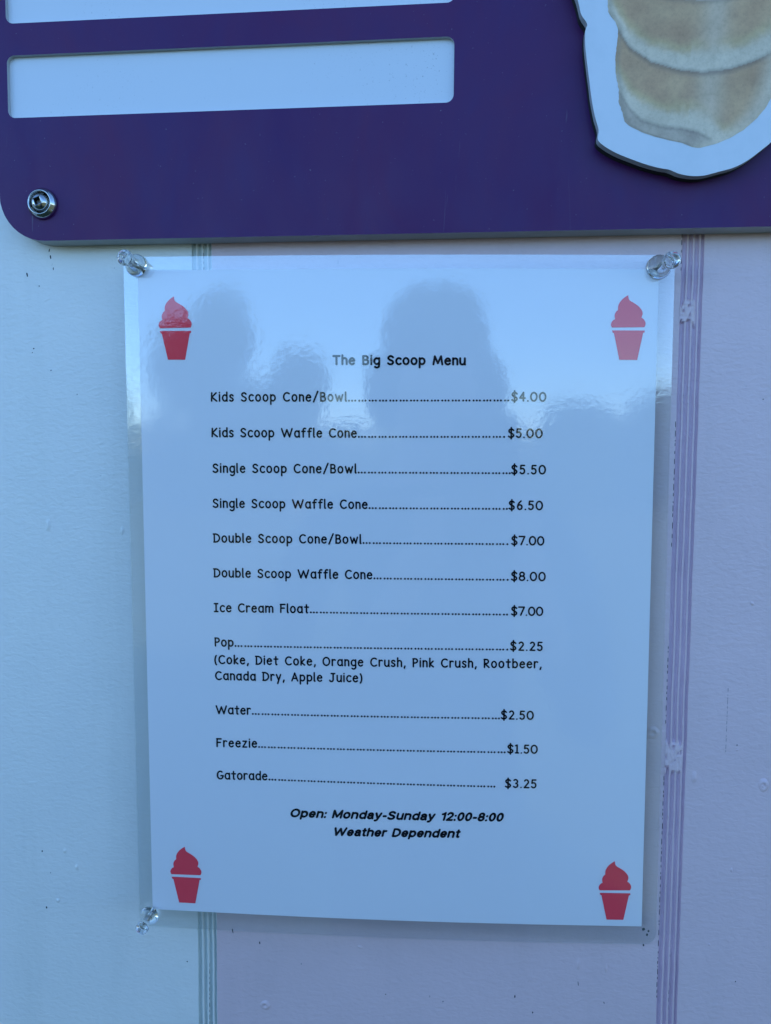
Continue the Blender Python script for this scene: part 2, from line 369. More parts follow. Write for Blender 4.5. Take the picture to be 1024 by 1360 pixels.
for x, z in ((85, 135), (62, 240), (120, 240), (88, 330)):
    V, F = lathe_y([(4, 10.02), (4, 13.58)], x, z, 20); mesh('standoff', V, F, M['edge'], cut)
Lf = [(119.9, 89), (120.3, 86.4), (122, 82.8), (123, 78.3), (124.5, 72.8), (126.5, 67.4), (128.9, 62.8), (130.7, 60.8), (134.3, 59.9), (138, 58.4), (142.4, 58.4), (148.7, 57.0), (154.9, 56.7), (162, 57.4), (165.1, 57.5), (167.8, 56.5), (170.1, 54.6), (171.9, 53.5), (176.3, 53.2), (190, 51), (205, 49), (214, 46), (226, 42), (244, 34), (262, 31), (282, 36), (298, 48), (312, 46), (330, 52), (344, 68), (351, 88)]
Rt = [(119.9, 89.5), (121.2, 95.2), (123.2, 100.4), (126.2, 105.6), (130, 109.9), (133.9, 113.2), (138.6, 115.6), (143, 117), (150, 118.4), (157, 119.5), (166, 121), (176, 124), (190, 127), (205, 129), (214, 133), (226, 138), (244, 146), (262, 148), (282, 143), (298, 134), (312, 136), (330, 130), (344, 112), (351, 92)]
rim1 = [(54, 171), (57.5, 165.1), (62, 158.3), (70.2, 152.6), (81, 149.1), (89.9, 147.9), (99.5, 148.8), (107.3, 151), (114.5, 154.1), (121, 158.5)]
rim2 = [(58, 143), (60, 139.5), (63, 135), (67, 131), (74.5, 128.3), (82.6, 127.2), (88.9, 125.6), (93, 123), (98, 118), (121, 105)]
rim0 = [(50, 190), (64, 180), (75, 176.2), (88, 174.3), (98, 174.6), (110, 177.5), (128, 186)]
BR_, TAN, LT, YL = (.46, .25, .11), (.62, .38, .18), (.70, .555, .37), (.60, .44, .19)
def cone_col(x, z):
    nz = noise.noise((x*.12, z*.12, 0)); nf = noise.noise((x*.5, z*.5, 4))
    def tier(top, bot, zz):
        hgt = zz-bot; c = lerp(BR_, TAN, .5+.6*nz)
        mid = math.exp(-((x-93-(zz-150)*.05)/5.5)**2)                 # paler seam down the middle of the wafer
        c = lerp(c, LT, .55*mid)
        c = lerp(c, TAN, .5*math.exp(-((x-103)/4.)**2))
        wdt = 7.5+1.5*nz+(1.5 if x > 85 else 0)
        c = lerp(LT, c, sst(wdt*.55, wdt*1.25, hgt+nf*1.2))
        c = lerp(c, YL, .5*math.exp(-((hgt-wdt*1.05)/2.4)**2)*(1-.8*mid))
        c = lerp(c, (.25, .19, .12), .5*sst(1.5, 0, hgt))
        lo = interp(sorted((b, a) for a, b in []), 0) if False else 0
        return c
    b0, b1, b2 = interp(rim0, x), interp(rim1, x), interp(rim2, x)
    if z > b0+60: return lerp((.78, .42, .45), (.85, .66, .60), .5+.5*nz)
    if z > b0: c = tier(0, b0, z)
    elif z > b1: c = tier(0, b1, z); c = lerp(c, (.22, .15, .09), .45*sst(2.2, 0, b0-z))
    elif z > b2: c = tier(0, b2, z); c = lerp(c, (.16, .11, .07), .6*sst(2.6, 0, b1-z))
    else: c = lerp((.40, .29, .20), LT, .35+.3*nz+.35*sst(84, 96, x)); c = lerp(c, (.2, .15, .1), .4*sst(1.5, 0, b2-z))
    lx, rx = interp(Lf, z), interp(Rt, z)
    e = min(x-lx, rx-x); c = lerp(c, (.26, .20, .12), .6*sst(3.0, 0, x-lx)*(.4+.6*sst(0, 1, x-lx)))
    c = lerp(c, LT, .75*sst(10, 1.5, rx-x)*sst(b1+30, b1-6, z)) 
    return c
V = []; F = []; Cc = []; zs = []; z = 119.95
while z < 351: zs.append(z); z += .18 if z < 124 else (.5 if z < 200 else 1.5)
NC = 110
for z in zs:
    lx, rx = interp(Lf, z), interp(Rt, z); lx += .25*noise.noise((z*.9, 3, 3)); rx += .25*noise.noise((z*.9, 8, 3))
    for i in range(NC+1):
        x = lx+(rx-lx)*i/NC; V.append(W(x, 17.36, z)); Cc.append(cone_col(x, z))
for j in range(len(zs)-1):
    for i in range(NC): F.append((j*(NC+1)+i, j*(NC+1)+i+1, (j+1)*(NC+1)+i+1, (j+1)*(NC+1)+i))
mesh('printed_cone', V, F, M['print'], cut, cols=Cc)

# ------------------------------------------------------------------ laminated menu
PW, PH = 215.9, 279.4
C4 = [Vector(c) for c in ((-136.93, 14.5, 77.49), (78.58, 4.5, 77.21), (-134.81, 12.8, -202.43), (80.45, 2.7, -202.08))]   # paper corners: x, h, z
def S(u, v, lift=0):            # millimetres on the page (u right, v down) -> world
    a, c = u/PW, v/PH
    p = (C4[0]*(1-a)+C4[1]*a)*(1-c)+(C4[2]*(1-a)+C4[3]*a)*c
    q = max(0, min(1, (u+6.1)/(PW+12.4)))
    return W(p.x, p.y+2.3*math.sin(PI*q)+lift, p.z)
menu = thing('laminated_menu', S(PW/2, PH), 'laminated white price list with black lettering, pinned below the purple sign', 'menu')
NU, NV = 48, 56
V = []; F = []
for lift in (0, -.12):
    for j in range(NV+1):
        for i in range(NU+1): V.append(S(PW*i/NU, PH*j/NV, lift))
def gi(l, i, j): return l*(NU+1)*(NV+1)+j*(NU+1)+i
for j in range(NV):
    for i in range(NU):
        F.append((gi(0, i, j), gi(0, i, j+1), gi(0, i+1, j+1), gi(0, i+1, j))); F.append((gi(1, i, j), gi(1, i+1, j), gi(1, i+1, j+1), gi(1, i, j+1)))
for i in range(NU):
    F.append((gi(0, i, 0), gi(0, i+1, 0), gi(1, i+1, 0), gi(1, i, 0))); F.append((gi(0, i+1, NV), gi(0, i, NV), gi(1, i, NV), gi(1, i+1, NV)))
for j in range(NV):
    F.append((gi(0, 0, j+1), gi(0, 0, j), gi(1, 0, j), gi(1, 0, j+1))); F.append((gi(0, NU, j), gi(0, NU, j+1), gi(1, NU, j+1), gi(1, NU, j)))
mesh('paper_sheet', V, F, M['paper'], menu, smooth=False)
# film: front and back skin with rounded corners
U0, U1, V0, V1, RC = -6.1, 222.3, -5.6, 287.6, 5.0
def film(lift, name, mt):
    V = []; F = []; vs = [V0+RC*(1-math.cos(k*PI/12)) for k in range(6)] + [V0+RC+(V1-V0-2*RC)*k/60 for k in range(61)] + [V1-RC+RC*math.sin(k*PI/12) for k in range(1, 7)]
    for v in vs:
        d = max(0, V0+RC-v, v-(V1-RC)); ins = RC-math.sqrt(max(0, RC*RC-d*d))
        for i in range(NU+1): V.append(S(U0+ins+(U1-U0-2*ins)*i/NU, v, lift))
    for j in range(len(vs)-1):
        for i in range(NU): F.append((j*(NU+1)+i, (j+1)*(NU+1)+i, (j+1)*(NU+1)+i+1, j*(NU+1)+i+1))
    return mesh(name, V, F, M[mt], menu, smooth=True)
film(.40, 'laminate_film', 'film'); film(-.35, 'laminate_film', 'film_back')

# ---- single-stroke hand lettering
def A(cx, cy, rx, ry, a0, a1, n=None):
    n = n or max(4, int(abs(a1-a0)/18)); return [(cx+rx*math.cos(math.radians(a0+(a1-a0)*i/n)), cy+ry*math.sin(math.radians(a0+(a1-a0)*i/n))) for i in range(n+1)]
X = .76; O_ = lambda cx: A(cx, .38, .28, .38, 100, 460, 20)
SS = lambda w, h: spline([(w*.95, h*.84), (w*.62, h*.99), (w*.2, h*.93), (w*.06, h*.74), (w*.3, h*.56), (w*.72, h*.44), (w*.97, h*.24), (w*.76, h*.04), (w*.36, 0), (w*.0, h*.12)], 4, False)
G = {
 'K': (.62, [[(.03, 1), (0, 0)], [(.58, 1), (.04, .47), (.64, 0)]]),
 'i': (.04, [[(.02, X), (.02, 0)], [(.02, 1.02), (.03, 1.03)]]),
 'd': (.56, [[(.55, 1.08), (.55, .1), (.57, 0)], A(.29, .37, .28, .37, 35, 325, 14)]),
 's': (.42, [SS(.42, X)]), 'S': (.58, [SS(.58, 1)]),
 'c': (.48, [A(.30, .38, .30, .38, 48, 312, 14)]),
 'o': (.56, [O_(.28)]), 'p': (.56, [[(.02, X), (.02, -.38)], A(.28, .38, .28, .36, 145, -145, 16)]),
 'C': (.70, [A(.42, .50, .42, .50, 52, 312, 16)]),
 'n': (.46, [[(0, X), (.01, 0)], [(.01, .50)]+A(.235, .52, .225, .22, 150, 0, 8)+[(.47, 0)]]),
 'e': (.54, [[(.04, .41), (.53, .43)]+A(.285, .40, .25, .34, 8, 150, 8)+A(.285, .37, .285, .37, 165, 318, 10)]),
 '/': (.52, [[(0, -.10), (.52, 1.16)]]),
 'B': (.56, [[(.02, 1), (.02, 0)], [(.0, 1.), (.28, 1.)]+A(.28, .77, .22, .23, 90, -90, 9)+[(.04, .54)], [(.28, .54)]+A(.29, .27, .27, .27, 85, -90, 9)+[(.02, 0)]]),
 'w': (.86, [[(0, X), (.22, 0), (.43, .64), (.65, 0), (.86, X)]]),
 'l': (.08, [[(.0, 1.08), (.0, .1), (.03, 0), (.08, 0)]]),
 'W': (1.30, [[(0, 1), (.34, 0), (.66, .88), (.98, 0), (1.30, 1)]]),
 'a': (.56, [[(.54, X), (.54, .12), (.58, 0)], A(.28, .37, .28, .37, 38, 322, 14)]),
 'f': (.40, [[(.16, 0), (.16, .80)]+A(.35, .84, .19, .22, 170, 60, 6), [(0, .68), (.38, .70)]]),
 'g': (.54, [[(.54, X), (.54, -.12)]+A(.28, -.14, .26, .26, 0, -140, 9), A(.28, .38, .28, .36, 38, 322, 14)]),
 'D': (.70, [[(.05, 1), (.05, 0)], [(-.06, 1), (.15, 1)]+A(.19, .5, .52, .5, 88, -88, 14)+[(0, 0)]]),
 'u': (.50, [[(0, X), (0, .28)]+A(.24, .26, .24, .26, 180, 330, 8)+[(.49, .3)], [(.50, X), (.50, .08), (.53, 0)]]),
 'b': (.56, [[(.02, 1.08), (.02, 0)], A(.28, .37, .28, .37, 145, -145, 16)]),
 'I': (.44, [[(.22, 1), (.22, 0)], [(0, 1), (.44, 1)], [(0, 0), (.44, 0)]]),
 'r': (.36, [[(0, X), (.01, 0)], [(.01, .46)]+A(.24, .50, .22, .25, 150, 50, 6)]),
 'm': (.88, [[(0, X), (.01, 0)], [(.01, .5)]+A(.23, .53, .21, .2, 150, 0, 7)+[(.44, 0)], [(.44, .5)]+A(.66, .53, .21, .2, 150, 0, 7)+[(.88, 0)]]),
 'F': (.54, [[(.04, 1), (.02, 0)], [(-.02, 1), (.56, 1)], [(.04, .54), (.46, .54)]]),
 't': (.44, [[(.22, 1.0), (.22, .1), (.26, 0), (.34, 0)], [(0, .70), (.46, .70)]]),
 'P': (.52, [[(.02, 1), (.02, 0)], [(-.02, 1), (.24, 1)]+A(.25, .74, .27, .26, 88, -90, 9)+[(.04, .46)]]),
 'k': (.46, [[(.02, 1.08), (.01, 0)], [(.42, .72), (.05, .34), (.46, 0)]]),
 'R': (.58, [[(.02, 1), (.02, 0)], [(-.02, 1), (.24, 1)]+A(.25, .75, .25, .25, 88, -90, 9)+[(.06, .49), (.58, 0)]]),
 'O': (.80, [A(.40, .5, .40, .5, 95, 455, 24)]),
 'h': (.46, [[(.0, 1.08), (.0, 0)], [(.01, .50)]+A(.235, .52, .225, .22, 150, 0, 8)+[(.47, 0)]]),
 'y': (.52, [[(.0, X), (.27, .06)], [(.52, X), (.14, -.38)]]),
 'A': (.72, [[(0, 0), (.36, 1), (.72, 0)], [(.12, .32), (.60, .32)]]),
 'J': (.60, [[(.18, 1), (.62, 1)], [(.42, 1), (.42, .24)]+A(.20, .22, .22, .24, 0, -160, 8)]),
 'z': (.48, [[(.02, X), (.46, X), (0, 0), (.48, 0)]]),
 'G': (.72, [A(.38, .50, .38, .50, 55, 345, 18)+[(.74, .42), (.46, .42)]]),
 'T': (.68, [[(0, 1), (.68, 1)], [(.34, 1), (.34, 0)]]), 'M': (.96, [[(0, 0), (.14, 1), (.48, .14), (.82, 1), (.96, 0)]]),
 '(': (.18, [A(.42, .42, .42, .74, 128, 232, 8)]), ')': (.18, [A(-.24, .42, .42, .74, 52, -52, 8)]),
 ',': (.10, [[(.10, .06), (.02, -.20)]]), '.': (.06, [[(.03, .0), (.035, .0)]]),
 '$': (.62, [SS(.62, 1), [(.31, 1.17), (.31, -.17)]]),
 '0': (.72, [A(.36, .5, .36, .5, 95, 455, 22)]), '1': (.34, [[(.0, .92), (.18, 1), (.18, 0)], [(0, 0), (.36, 0)]]),
 '2': (.52, [A(.25, .72, .25, .28, 150, -25, 9)+[(0, 0), (.54, 0)]]),
 '3': (.50, [A(.23, .75, .24, .25, 140, -80, 9), A(.23, .27, .27, .27, 80, -145, 10)]),
 '4': (.58, [[(.42, 0), (.42, 1), (0, .34), (.60, .34)]]),
 '5': (.52, [[(.50, 1), (.08, 1), (.04, .58)]+A(.24, .32, .28, .32, 125, -145, 11)]),
 '6': (.54, [spline([(.42, 1.02), (.18, .78), (.03, .45), (.02, .28)], 4, False), A(.28, .28, .26, .28, 0, 360, 16)]),
 '7': (.66, [[(0, 1), (.66, 1), (.24, 0)]]), '8': (.62, [A(.31, .76, .26, .24, 0, 360, 16), A(.31, .27, .31, .27, 0, 360, 16)]),
 '9': (.54, [A(.27, .72, .26, .28, 0, 360, 16), [(.53, .74), (.40, 0)]]),
}
INK_LIFT = .14
def stroke_mesh(polys, wd, mp, V, F):
    hw = wd/2
    def disc(p):
        b0 = len(V); V.extend(mp(p[0]+hw*math.cos(k*PI/5), p[1]+hw*math.sin(k*PI/5)) for k in range(10)); F.append(tuple(range(b0, b0+10)))
    for P in polys:
        disc(P[0]); disc(P[-1])
        for i in range(len(P)-1):
            (x0, y0), (x1, y1) = P[i], P[i+1]; L_ = math.hypot(x1-x0, y1-y0)
            if L_ < 1e-6: continue
            nx, ny = -(y1-y0)/L_*hw, (x1-x0)/L_*hw; b0 = len(V)
            V.extend((mp(x0+nx, y0+ny), mp(x0-nx, y0-ny), mp(x1-nx, y1-ny), mp(x1+nx, y1+ny))); F.append((b0, b0+1, b0+2, b0+3))
            if i and len(P) > 2:
                disc(P[i])
def lettering(name, text, p0, p1, parent, cap=3.42, wd=.69, GS=None, shear=0, gap0=.31, label=None):
    (u0, v0), (u1, v1) = p0, p1; GG = GS or G; SP = .22 if GS else .34
    ws = sum(SP if c == ' ' else GG[c][0] for c in text)*cap; n = len(text)-1
    tot = (u1-u0)-wd; gap = (tot-ws)/n
    if GS or gap < .20*cap or gap > .42*cap:                    # share the misfit between letters and gaps
        k = tot/(ws+gap0*cap*n); gap = gap0*cap*k; kx = k
    else: kx = 1
    V = []; F = []; x = u0+wd/2
    for c in text:
        if c != ' ':
            wob = 0 if GS else random.uniform(-.02, .02)
            polys = [[(x+a*cap*kx, (b_*cap)+wob) for a, b_ in P] for P in GG[c][1]]
            def mp(a, b_):
                t_ = (a-u0)/(u1-u0); return S(a+shear*(b_-.5*cap), v0+(v1-v0)*t_-.25-b_, INK_LIFT)
            stroke_mesh(polys, wd, mp, V, F)
        x += (SP if c == ' ' else GG[c][0])*cap*kx+gap
    F = [f[::-1] for f in F] if False else F
    return mesh(name, V, F, M['ink'], parent)
def dots(u0, v0, u1, v1, parent, odd=None):
    V = []; F = []; x = u0+.55; k = 0
    while x < u1-.3:
        t_ = (x-u0)/(u1-u0); b0 = len(V); r = .43
        V.extend(S(x+r*math.cos(q*PI/6), v0+(v1-v0)*t_-.4-r*math.sin(q*PI/6), INK_LIFT) for q in range(12)); F.append(tuple(range(b0, b0+12)))
        k += 1; x += 1.30 if k % 3 else 1.72
    mesh('dot_leader', V, F, M['ink'], parent)
lettering('menu_title', 'The Big Scoop Menu', (82.5, 39.1), (137.9, 39.1), menu, cap=3.35, wd=.86)
rows = [('Kids Scoop Cone/Bowl', 30.6, 54.5, 88.6, 54.3, '$4.00', 156.7, 53.85, 171.2), ('Kids Scoop Waffle Cone', 30.6, 69.45, 92.7, 69.3, '$5.00', 155.5, 68.85, 169.9),
        ('Single Scoop Cone/Bowl', 30.8, 84.5, 92.6, 84.2, '$5.50', 157, 83.9, 171.5), ('Single Scoop Waffle Cone', 30.6, 99.4, 97.2, 99.1, '$6.50', 156.1, 98.8, 170.5),
        ('Double Scoop Cone/Bowl', 30.6, 114.3, 94.6, 113.9, '$7.00', 157.4, 113.6, 171.3), ('Double Scoop Waffle Cone', 30.5, 129.3, 99.2, 128.9, '$8.00', 157.5, 128.7, 172.1),
        ('Ice Cream Float', 30.3, 144.4, 71.9, 144.0, '$7.00', 157.7, 143.5, 171.3), ('Pop', 30.4, 159.4, 38.9, 159.4, '$2.25', 157.5, 158.5, 171.3),
        ('Water', 30.4, 189.3, 46.1, 189.1, '$2.50', 153.9, 188.4, 168), ('Freezie', 30.4, 204, 48.7, 203.7, '$1.50', 156.8, 203.2, 169.9), ('Gatorade', 30.4, 218.5, 53.1, 218.1, '$3.25', 156, 218.4, 169.6)]
for txt, a, b1, c, b2, pr, d, b3, e in rows:
    o = lettering('menu_entry', txt, (a, b1), (c, b2), menu)
    dots(c+.25, b2, d-.2 if pr != '$3.25' else d-2.6, b3, o)
    lettering('price', pr, (d, b3), (e, b3), o, gap0=.20)
lettering('drink_list', '(Coke, Diet Coke, Orange Crush, Pink Crush, Rootbeer,', (30.2, 167.1), (171, 166), menu)
lettering('drink_list', 'Canada Dry, Apple Juice)', (30.4, 174.2), (94.8, 173.5), menu)
# heavy slanted grotesque lettering for the opening hours
XH = .75
Hh = {
 'O': (.78, [A(.39, .5, .39, .50, 90, 450, 26)]), 'o': (.54, [A(.27, .365, .27, .365, 90, 450, 20)]),
 'p': (.54, [[(0, XH), (0, -.30)], A(.27, .365, .27, .365, 150, -150, 16)]), 'd': (.54, [[(.54, 1), (.54, 0)], A(.27, .365, .27, .365, 30, 330, 16)]),
 'e': (.50, [[(.02, .36), (.50, .36)]+A(.25, .365, .25, .365, 0, 315, 18)]),
 'n': (.50, [[(0, XH), (0, 0)], [(0, .44)]+A(.25, .49, .25, .24, 165, 0, 8)+[(.50, 0)]]), 'h': (.50, [[(0, 1), (0, 0)], [(0, .44)]+A(.25, .49, .25, .24, 165, 0, 8)+[(.50, 0)]]),
 'u': (.50, [[(.50, 0), (.50, XH)], [(0, XH)]+A(.25, .24, .25, .24, 180, 345, 8)]),
 'a': (.46, [A(.23, .53, .21, .20, 165, 0, 8)+[(.44, .1), (.48, 0)], [(.44, .42)]+A(.20, .20, .20, .20, 80, 300, 9)+[(.44, .18)]]),
 'y': (.50, [[(0, XH), (.24, .04)], [(.50, XH), (.22, -.16), (.12, -.28), (0, -.28)]]),
 'r': (.28, [[(0, XH), (0, 0)], [(0, .40)]+A(.24, .45, .24, .26, 165, 80, 5)]), 't': (.26, [[(.12, .95), (.12, .12), (.18, .01), (.28, .01)], [(0, XH-.03), (.27, XH-.03)]]),
 'M': (.80, [[(0, 0), (0, 1), (.40, .12), (.80, 1), (.80, 0)]]), 'W': (1.16, [[(0, 1), (.27, 0), (.58, .92), (.89, 0), (1.16, 1)]]),
 'S': (.60, [SS(.60, 1)]), 'D': (.66, [[(0, 1), (0, 0), (.20, 0)]+A(.22, .5, .44, .5, -88, 88, 14)+[(0, 1)]]),
 ':': (.02, [[(0, .02), (.01, .02)], [(0, .62), (.01, .62)]]), '-': (.22, [[(0, .36), (.22, .36)]]),
 '1': (.26, [[(0, .80), (.14, .84), (.26, 1), (.26, 0)]]), '2': (.48, [A(.24, .72, .24, .28, 165, -35, 10)+[(0, 0), (.50, 0)]]),
 '0': (.48, [A(.24, .5, .24, .5, 90, 450, 22)]), '8': (.48, [A(.24, .75, .21, .25, 0, 360, 16), A(.24, .26, .24, .26, 0, 360, 16)]),
}
lettering('opening_hours', 'Open: Monday-Sunday 12:00-8:00', (63.1, 234.1), (155.7, 233.3), menu, cap=3.12, wd=.96, GS=Hh, shear=.26, gap0=.30)
lettering('opening_hours', 'Weather Dependent', (82, 241.8), (137.1, 241.0), menu, cap=3.12, wd=.96, GS=Hh, shear=.26, gap0=.30)
# ice cream pictogram: swirl and cup, printed red
swirl = spline([(465, 175), (475, 230), (500, 265), (560, 300), (630, 350), (680, 410), (697, 460), (690, 500)], 4, False) + spline([(680, 530), (715, 555), (742, 600), (745, 640), (730, 682)], 4, False) + \
    spline([(225, 690), (208, 650), (215, 610), (240, 575), (272, 556)], 4, False) + spline([(268, 548), (262, 510), (268, 470), (288, 432), (313, 412)], 4, False) + spline([(311, 400), (314, 350), (330, 305), (365, 253), (415, 208)], 4, False)
cup = [(225, 735), (735, 735), (735, 765), (712, 772), (630, 1205), (350, 1205), (258, 780), (238, 770)]
def icon(u0, v0, u1, v1, drop=0):
    root = None
    for name, pts in (('ice_cream_picture', swirl), ('cup_picture', cup)):
        V = [S(u0+(u1-u0)*(x-208)/537, v0+(v1-v0)*(y-175)/1030+drop*((x-208)/537-.5), INK_LIFT) for x, y in pts]
        tri = tessellate_polygon([[Vector((x, -y, 0)) for x, y in pts]])
        o = mesh(name, V, [tuple(t_) for t_ in tri], M['red'], menu if root is None else root); root = root or o
icon(8.6, 10.8, 22.9, 37.0); icon(197.0, 10.5, 211.0, 36.6); icon(8.6, 249.8, 22.7, 275.6); icon(197.0, 250.2, 210.9, 276.5)

# ------------------------------------------------------------------ clear push pins
def push_pin(x, z, h, label, tilt=(0, 0), s=1.0):
    t = thing('push_pin', W(x, 0, z), label, 'push pin', 'clear plastic push pins holding the menu')
    rot = tilt
    pr = [(.3, .0), (3.6, .05), (4.35, .35), (4.5, .9), (4.2, 1.5), (3.2, 2.1), (2.3, 2.8), (1.85, 3.8), (1.7, 5.2), (1.75, 6.8), (1.95, 8.2), (2.35, 9.2), (2.95, 9.9), (3.15, 10.6), (3.1, 11.3), (2.75, 11.75), (1.9, 11.8), (1.2, 11.45), (.3, 11.35)]
    V, F = lathe_y([(r*s, hh*s) for r, hh in pr], 0, 0, 40)
    V = [(v[0]+(x+rot[0]*(-v[1]*1000))*.001, v[1]-h*.001, v[2]+(z+rot[1]*(-v[1]*1000))*.001) for v in V]
    mesh('grip', V, F, M['clear'], t, smooth=True)
    pr = [(.1, -8), (.5, -5), (.55, 0), (.55, h+6*s), (.4, h+6.3*s)]
    V, F = lathe_y(pr, x, z, 14, (0, 0)); mesh('needle', V, F, M['needle'], t, smooth=True)
push_pin(-137, 79.3, 15.2, 'clear push pin at the upper left corner of the laminated menu', (-.02, .05), 1.03)
push_pin(78.2, 77.8, 5.2, 'clear push pin at the upper right corner of the laminated menu, beside the mauve grooves', (.2, -.0), 1.08)
push_pin(-135.7, -204.6, 13.8, 'clear push pin at the lower left corner of the laminated menu', (.06, .02), .92)

# ------------------------------------------------------------------ what the laminate mirrors: trees across the lawn
def tree(x, y, H, R_, label, seed, n=5200):
    rnd = random.Random(seed); t = thing('lawn_tree', (x, y, 0), label, 'tree', 'trees across the lawn')
    V = []; F = []; seg = 9
    pts = [((0, 0, 0), .16), ((.05, .03, H*.25), .12), ((-.04, 0, H*.5), .08), ((0, .05, H*.85), .03)]
    for (c, r) in pts:
        for i in range(seg): a = 2*PI*i/seg; V.append((x+c[0]+r*math.cos(a), y+c[1]+r*math.sin(a), c[2]))
    for j in range(3):
        for i in range(seg): F.append((j*seg+i, j*seg+(i+1) % seg, (j+1)*seg+(i+1) % seg, (j+1)*seg+i))
    for k in range(9):
        a = rnd.random()*6.28; z0 = H*rnd.uniform(.25, .6); L_ = R_*.7; b0 = len(V)
        p0 = Vector((x, y, z0)); p1 = Vector((x+math.cos(a)*L_, y+math.sin(a)*L_, z0+L_*.6))
        for p, r in ((p0, .05), (p1, .012)):
            for i in range(4): q = i*PI/2; V.append((p.x+r*math.cos(q), p.y+r*math.sin(q), p.z))
        for i in range(4): F.append((b0+i, b0+(i+1) % 4, b0+4+(i+1) % 4, b0+4+i))
    mesh('trunk', V, F, M['bark'], t)
    blobs = []
    for k in range(22):
        a = rnd.random()*6.28; hh = rnd.random(); rr = R_*(.75*math.sin(PI*(.15+.75*hh)))*math.sqrt(rnd.random())
        blobs.append((Vector((x+rr*math.cos(a), y+rr*math.sin(a), H*(.18+.66*hh))), R_*rnd.uniform(.26, .44)))
    V = []; F = []
    for k in range(n):
        c, r = rnd.choice(blobs); d = Vector((rnd.gauss(0, 1), rnd.gauss(0, 1), rnd.gauss(0, 1))).normalized()*r*rnd.uniform(.55, 1.05)
        p = c+d; s = rnd.uniform(.04, .09)*(1+R_*.25); e1 = Vector((rnd.gauss(0, 1), rnd.gauss(0, 1), rnd.gauss(0, 1))).normalized(); e2 = e1.orthogonal().normalized()
        b0 = len(V); V += [p-e1*s, p+e2*s*.5, p+e1*s, p-e2*s*.5]; F.append((b0, b0+1, b0+2, b0+3))
    mesh('crown', V, F, M['leaf'], t)
for i, (x, y, H, R_, lb) in enumerate([(-4.7, -16, 4.95, 1.8, 'broad leafy tree mirrored at the left edge of the menu'), (-2.6, -17, 3.85, 1.25, 'small round tree mirrored beside the head in the menu'), (-9, -17, 4.4, 2.4, 'low wide tree at the far left of the lawn'),
        (5.0, -17, 2.55, 1.5, 'bushy tree mirrored under the right pictogram'), (7.9, -18, 3.0, 1.8, 'spreading tree mirrored at the right edge of the menu'), (12.4, -19, 3.6, 2.4, 'spreading tree at the far right of the lawn')]):
    tree(x, y, H, R_, lb, 40+i, 11000 if i < 2 else 6000)
hedge = thing('lawn_hedge', (0, -21, 0), 'long clipped hedge behind the trees across the lawn', 'hedge')
rnd = random.Random(3); V = []; F = []
for k in range(26000):
    x = rnd.uniform(-20, 20); top = 2.0+.35*noise.noise((x*.5, 0, 2))+.2*noise.noise((x*1.7, 0, 8))
    p = Vector((x, -21+rnd.uniform(-.6, .6), top*rnd.random()**.7)); s_ = rnd.uniform(.06, .13)
    e1 = Vector((rnd.gauss(0, 1), rnd.gauss(0, 1), rnd.gauss(0, 1))).normalized(); e2 = e1.orthogonal().normalized(); b0 = len(V)
    V += [p-e1*s_, p+e2*s_*.6, p+e1*s_, p-e2*s_*.6]; F.append((b0, b0+1, b0+2, b0+3))
mesh('foliage', V, F, M['leaf'], hedge)
V = []; F = []
for k in range(40):
    x = -19.5+k; b0 = len(V)
    for z, r in ((0, .04), (1.6, .02)):
        for i in range(5): a = 2*PI*i/5; V.append((x+r*math.cos(a), -21+r*math.sin(a), z))
    for i in range(5): F.append((b0+i, b0+(i+1) % 5, b0+5+(i+1) % 5, b0+5+i))
tag(mesh('stems', V, F, M['bark'], hedge), kind='stuff')

# ------------------------------------------------------------------ the person whose outline the laminate mirrors
M['skin'] = mat('skin', (.42, .26, .19), .5); M['hair'] = mat('dark_brown_hair', (.03, .02, .014), .7); M['shirt'] = mat('navy_shirt_cloth', (.03, .04, .07), .85)
M['jeans'] = mat('dark_jeans_cloth', (.03, .04, .065), .9); M['shoe'] = mat('black_shoe_leather', (.02, .02, .02), .5); M['phone'] = mat('black_phone_body', (.015, .015, .017), .3)
M['eye'] = mat('eye_white', (.6, .6, .58), .3)
def skin_mesh(name, chains, mtl, parent, vox=None):        # chains of (x, y, z, rx, ry), joined into one surface
    me = bpy.data.meshes.new(name); V = []; E_ = []; Rr = []; key = {}
    for ch in chains:
        prev = None
        for (x, y, z, rx, ry) in ch:
            k = (round(x, 4), round(y, 4), round(z, 4))
            if k not in key: key[k] = len(V); V.append((x, y, z)); Rr.append((rx, ry))
            if prev is not None and prev != key[k]: E_.append((prev, key[k]))
            prev = key[k]
    me.from_pydata(V, E_, []); o = bpy.data.objects.new(name, me); sc.collection.objects.link(o)
    md = o.modifiers.new('skin', 'SKIN'); md.use_smooth_shade = True
    for i, sv in enumerate(me.skin_vertices[0].data): sv.radius = Rr[i]; sv.use_root = (i == 0)
    o.modifiers.new('sub', 'SUBSURF').levels = 2
    dg = bpy.context.evaluated_depsgraph_get(); m2 = bpy.data.meshes.new_from_object(o.evaluated_get(dg)); bpy.data.objects.remove(o)
    return m2
def ellipsoid(c, r, mtl_i=0, seg=20, rings=14, fn=None):
    bm = bmesh.new(); bmesh.ops.create_uvsphere(bm, u_segments=seg, v_segments=rings, radius=1)
    for v in bm.verts:
        k = fn(v.co) if fn else 1
        v.co = Vector((c[0]+v.co.x*r[0]*k, c[1]+v.co.y*r[1]*k, c[2]+v.co.z*r[2]*k))
    return bm
PX, PY = .038, -.68
who = thing('person', (PX, PY, 0), 'person in dark clothes with bushy dark hair raising a phone toward the menu', 'person')
def pt(x, y, z, r, r2=None): return (PX+x, PY+y, z, r, r2 or r)
pel = pt(0, 0, .93, .15, .11)
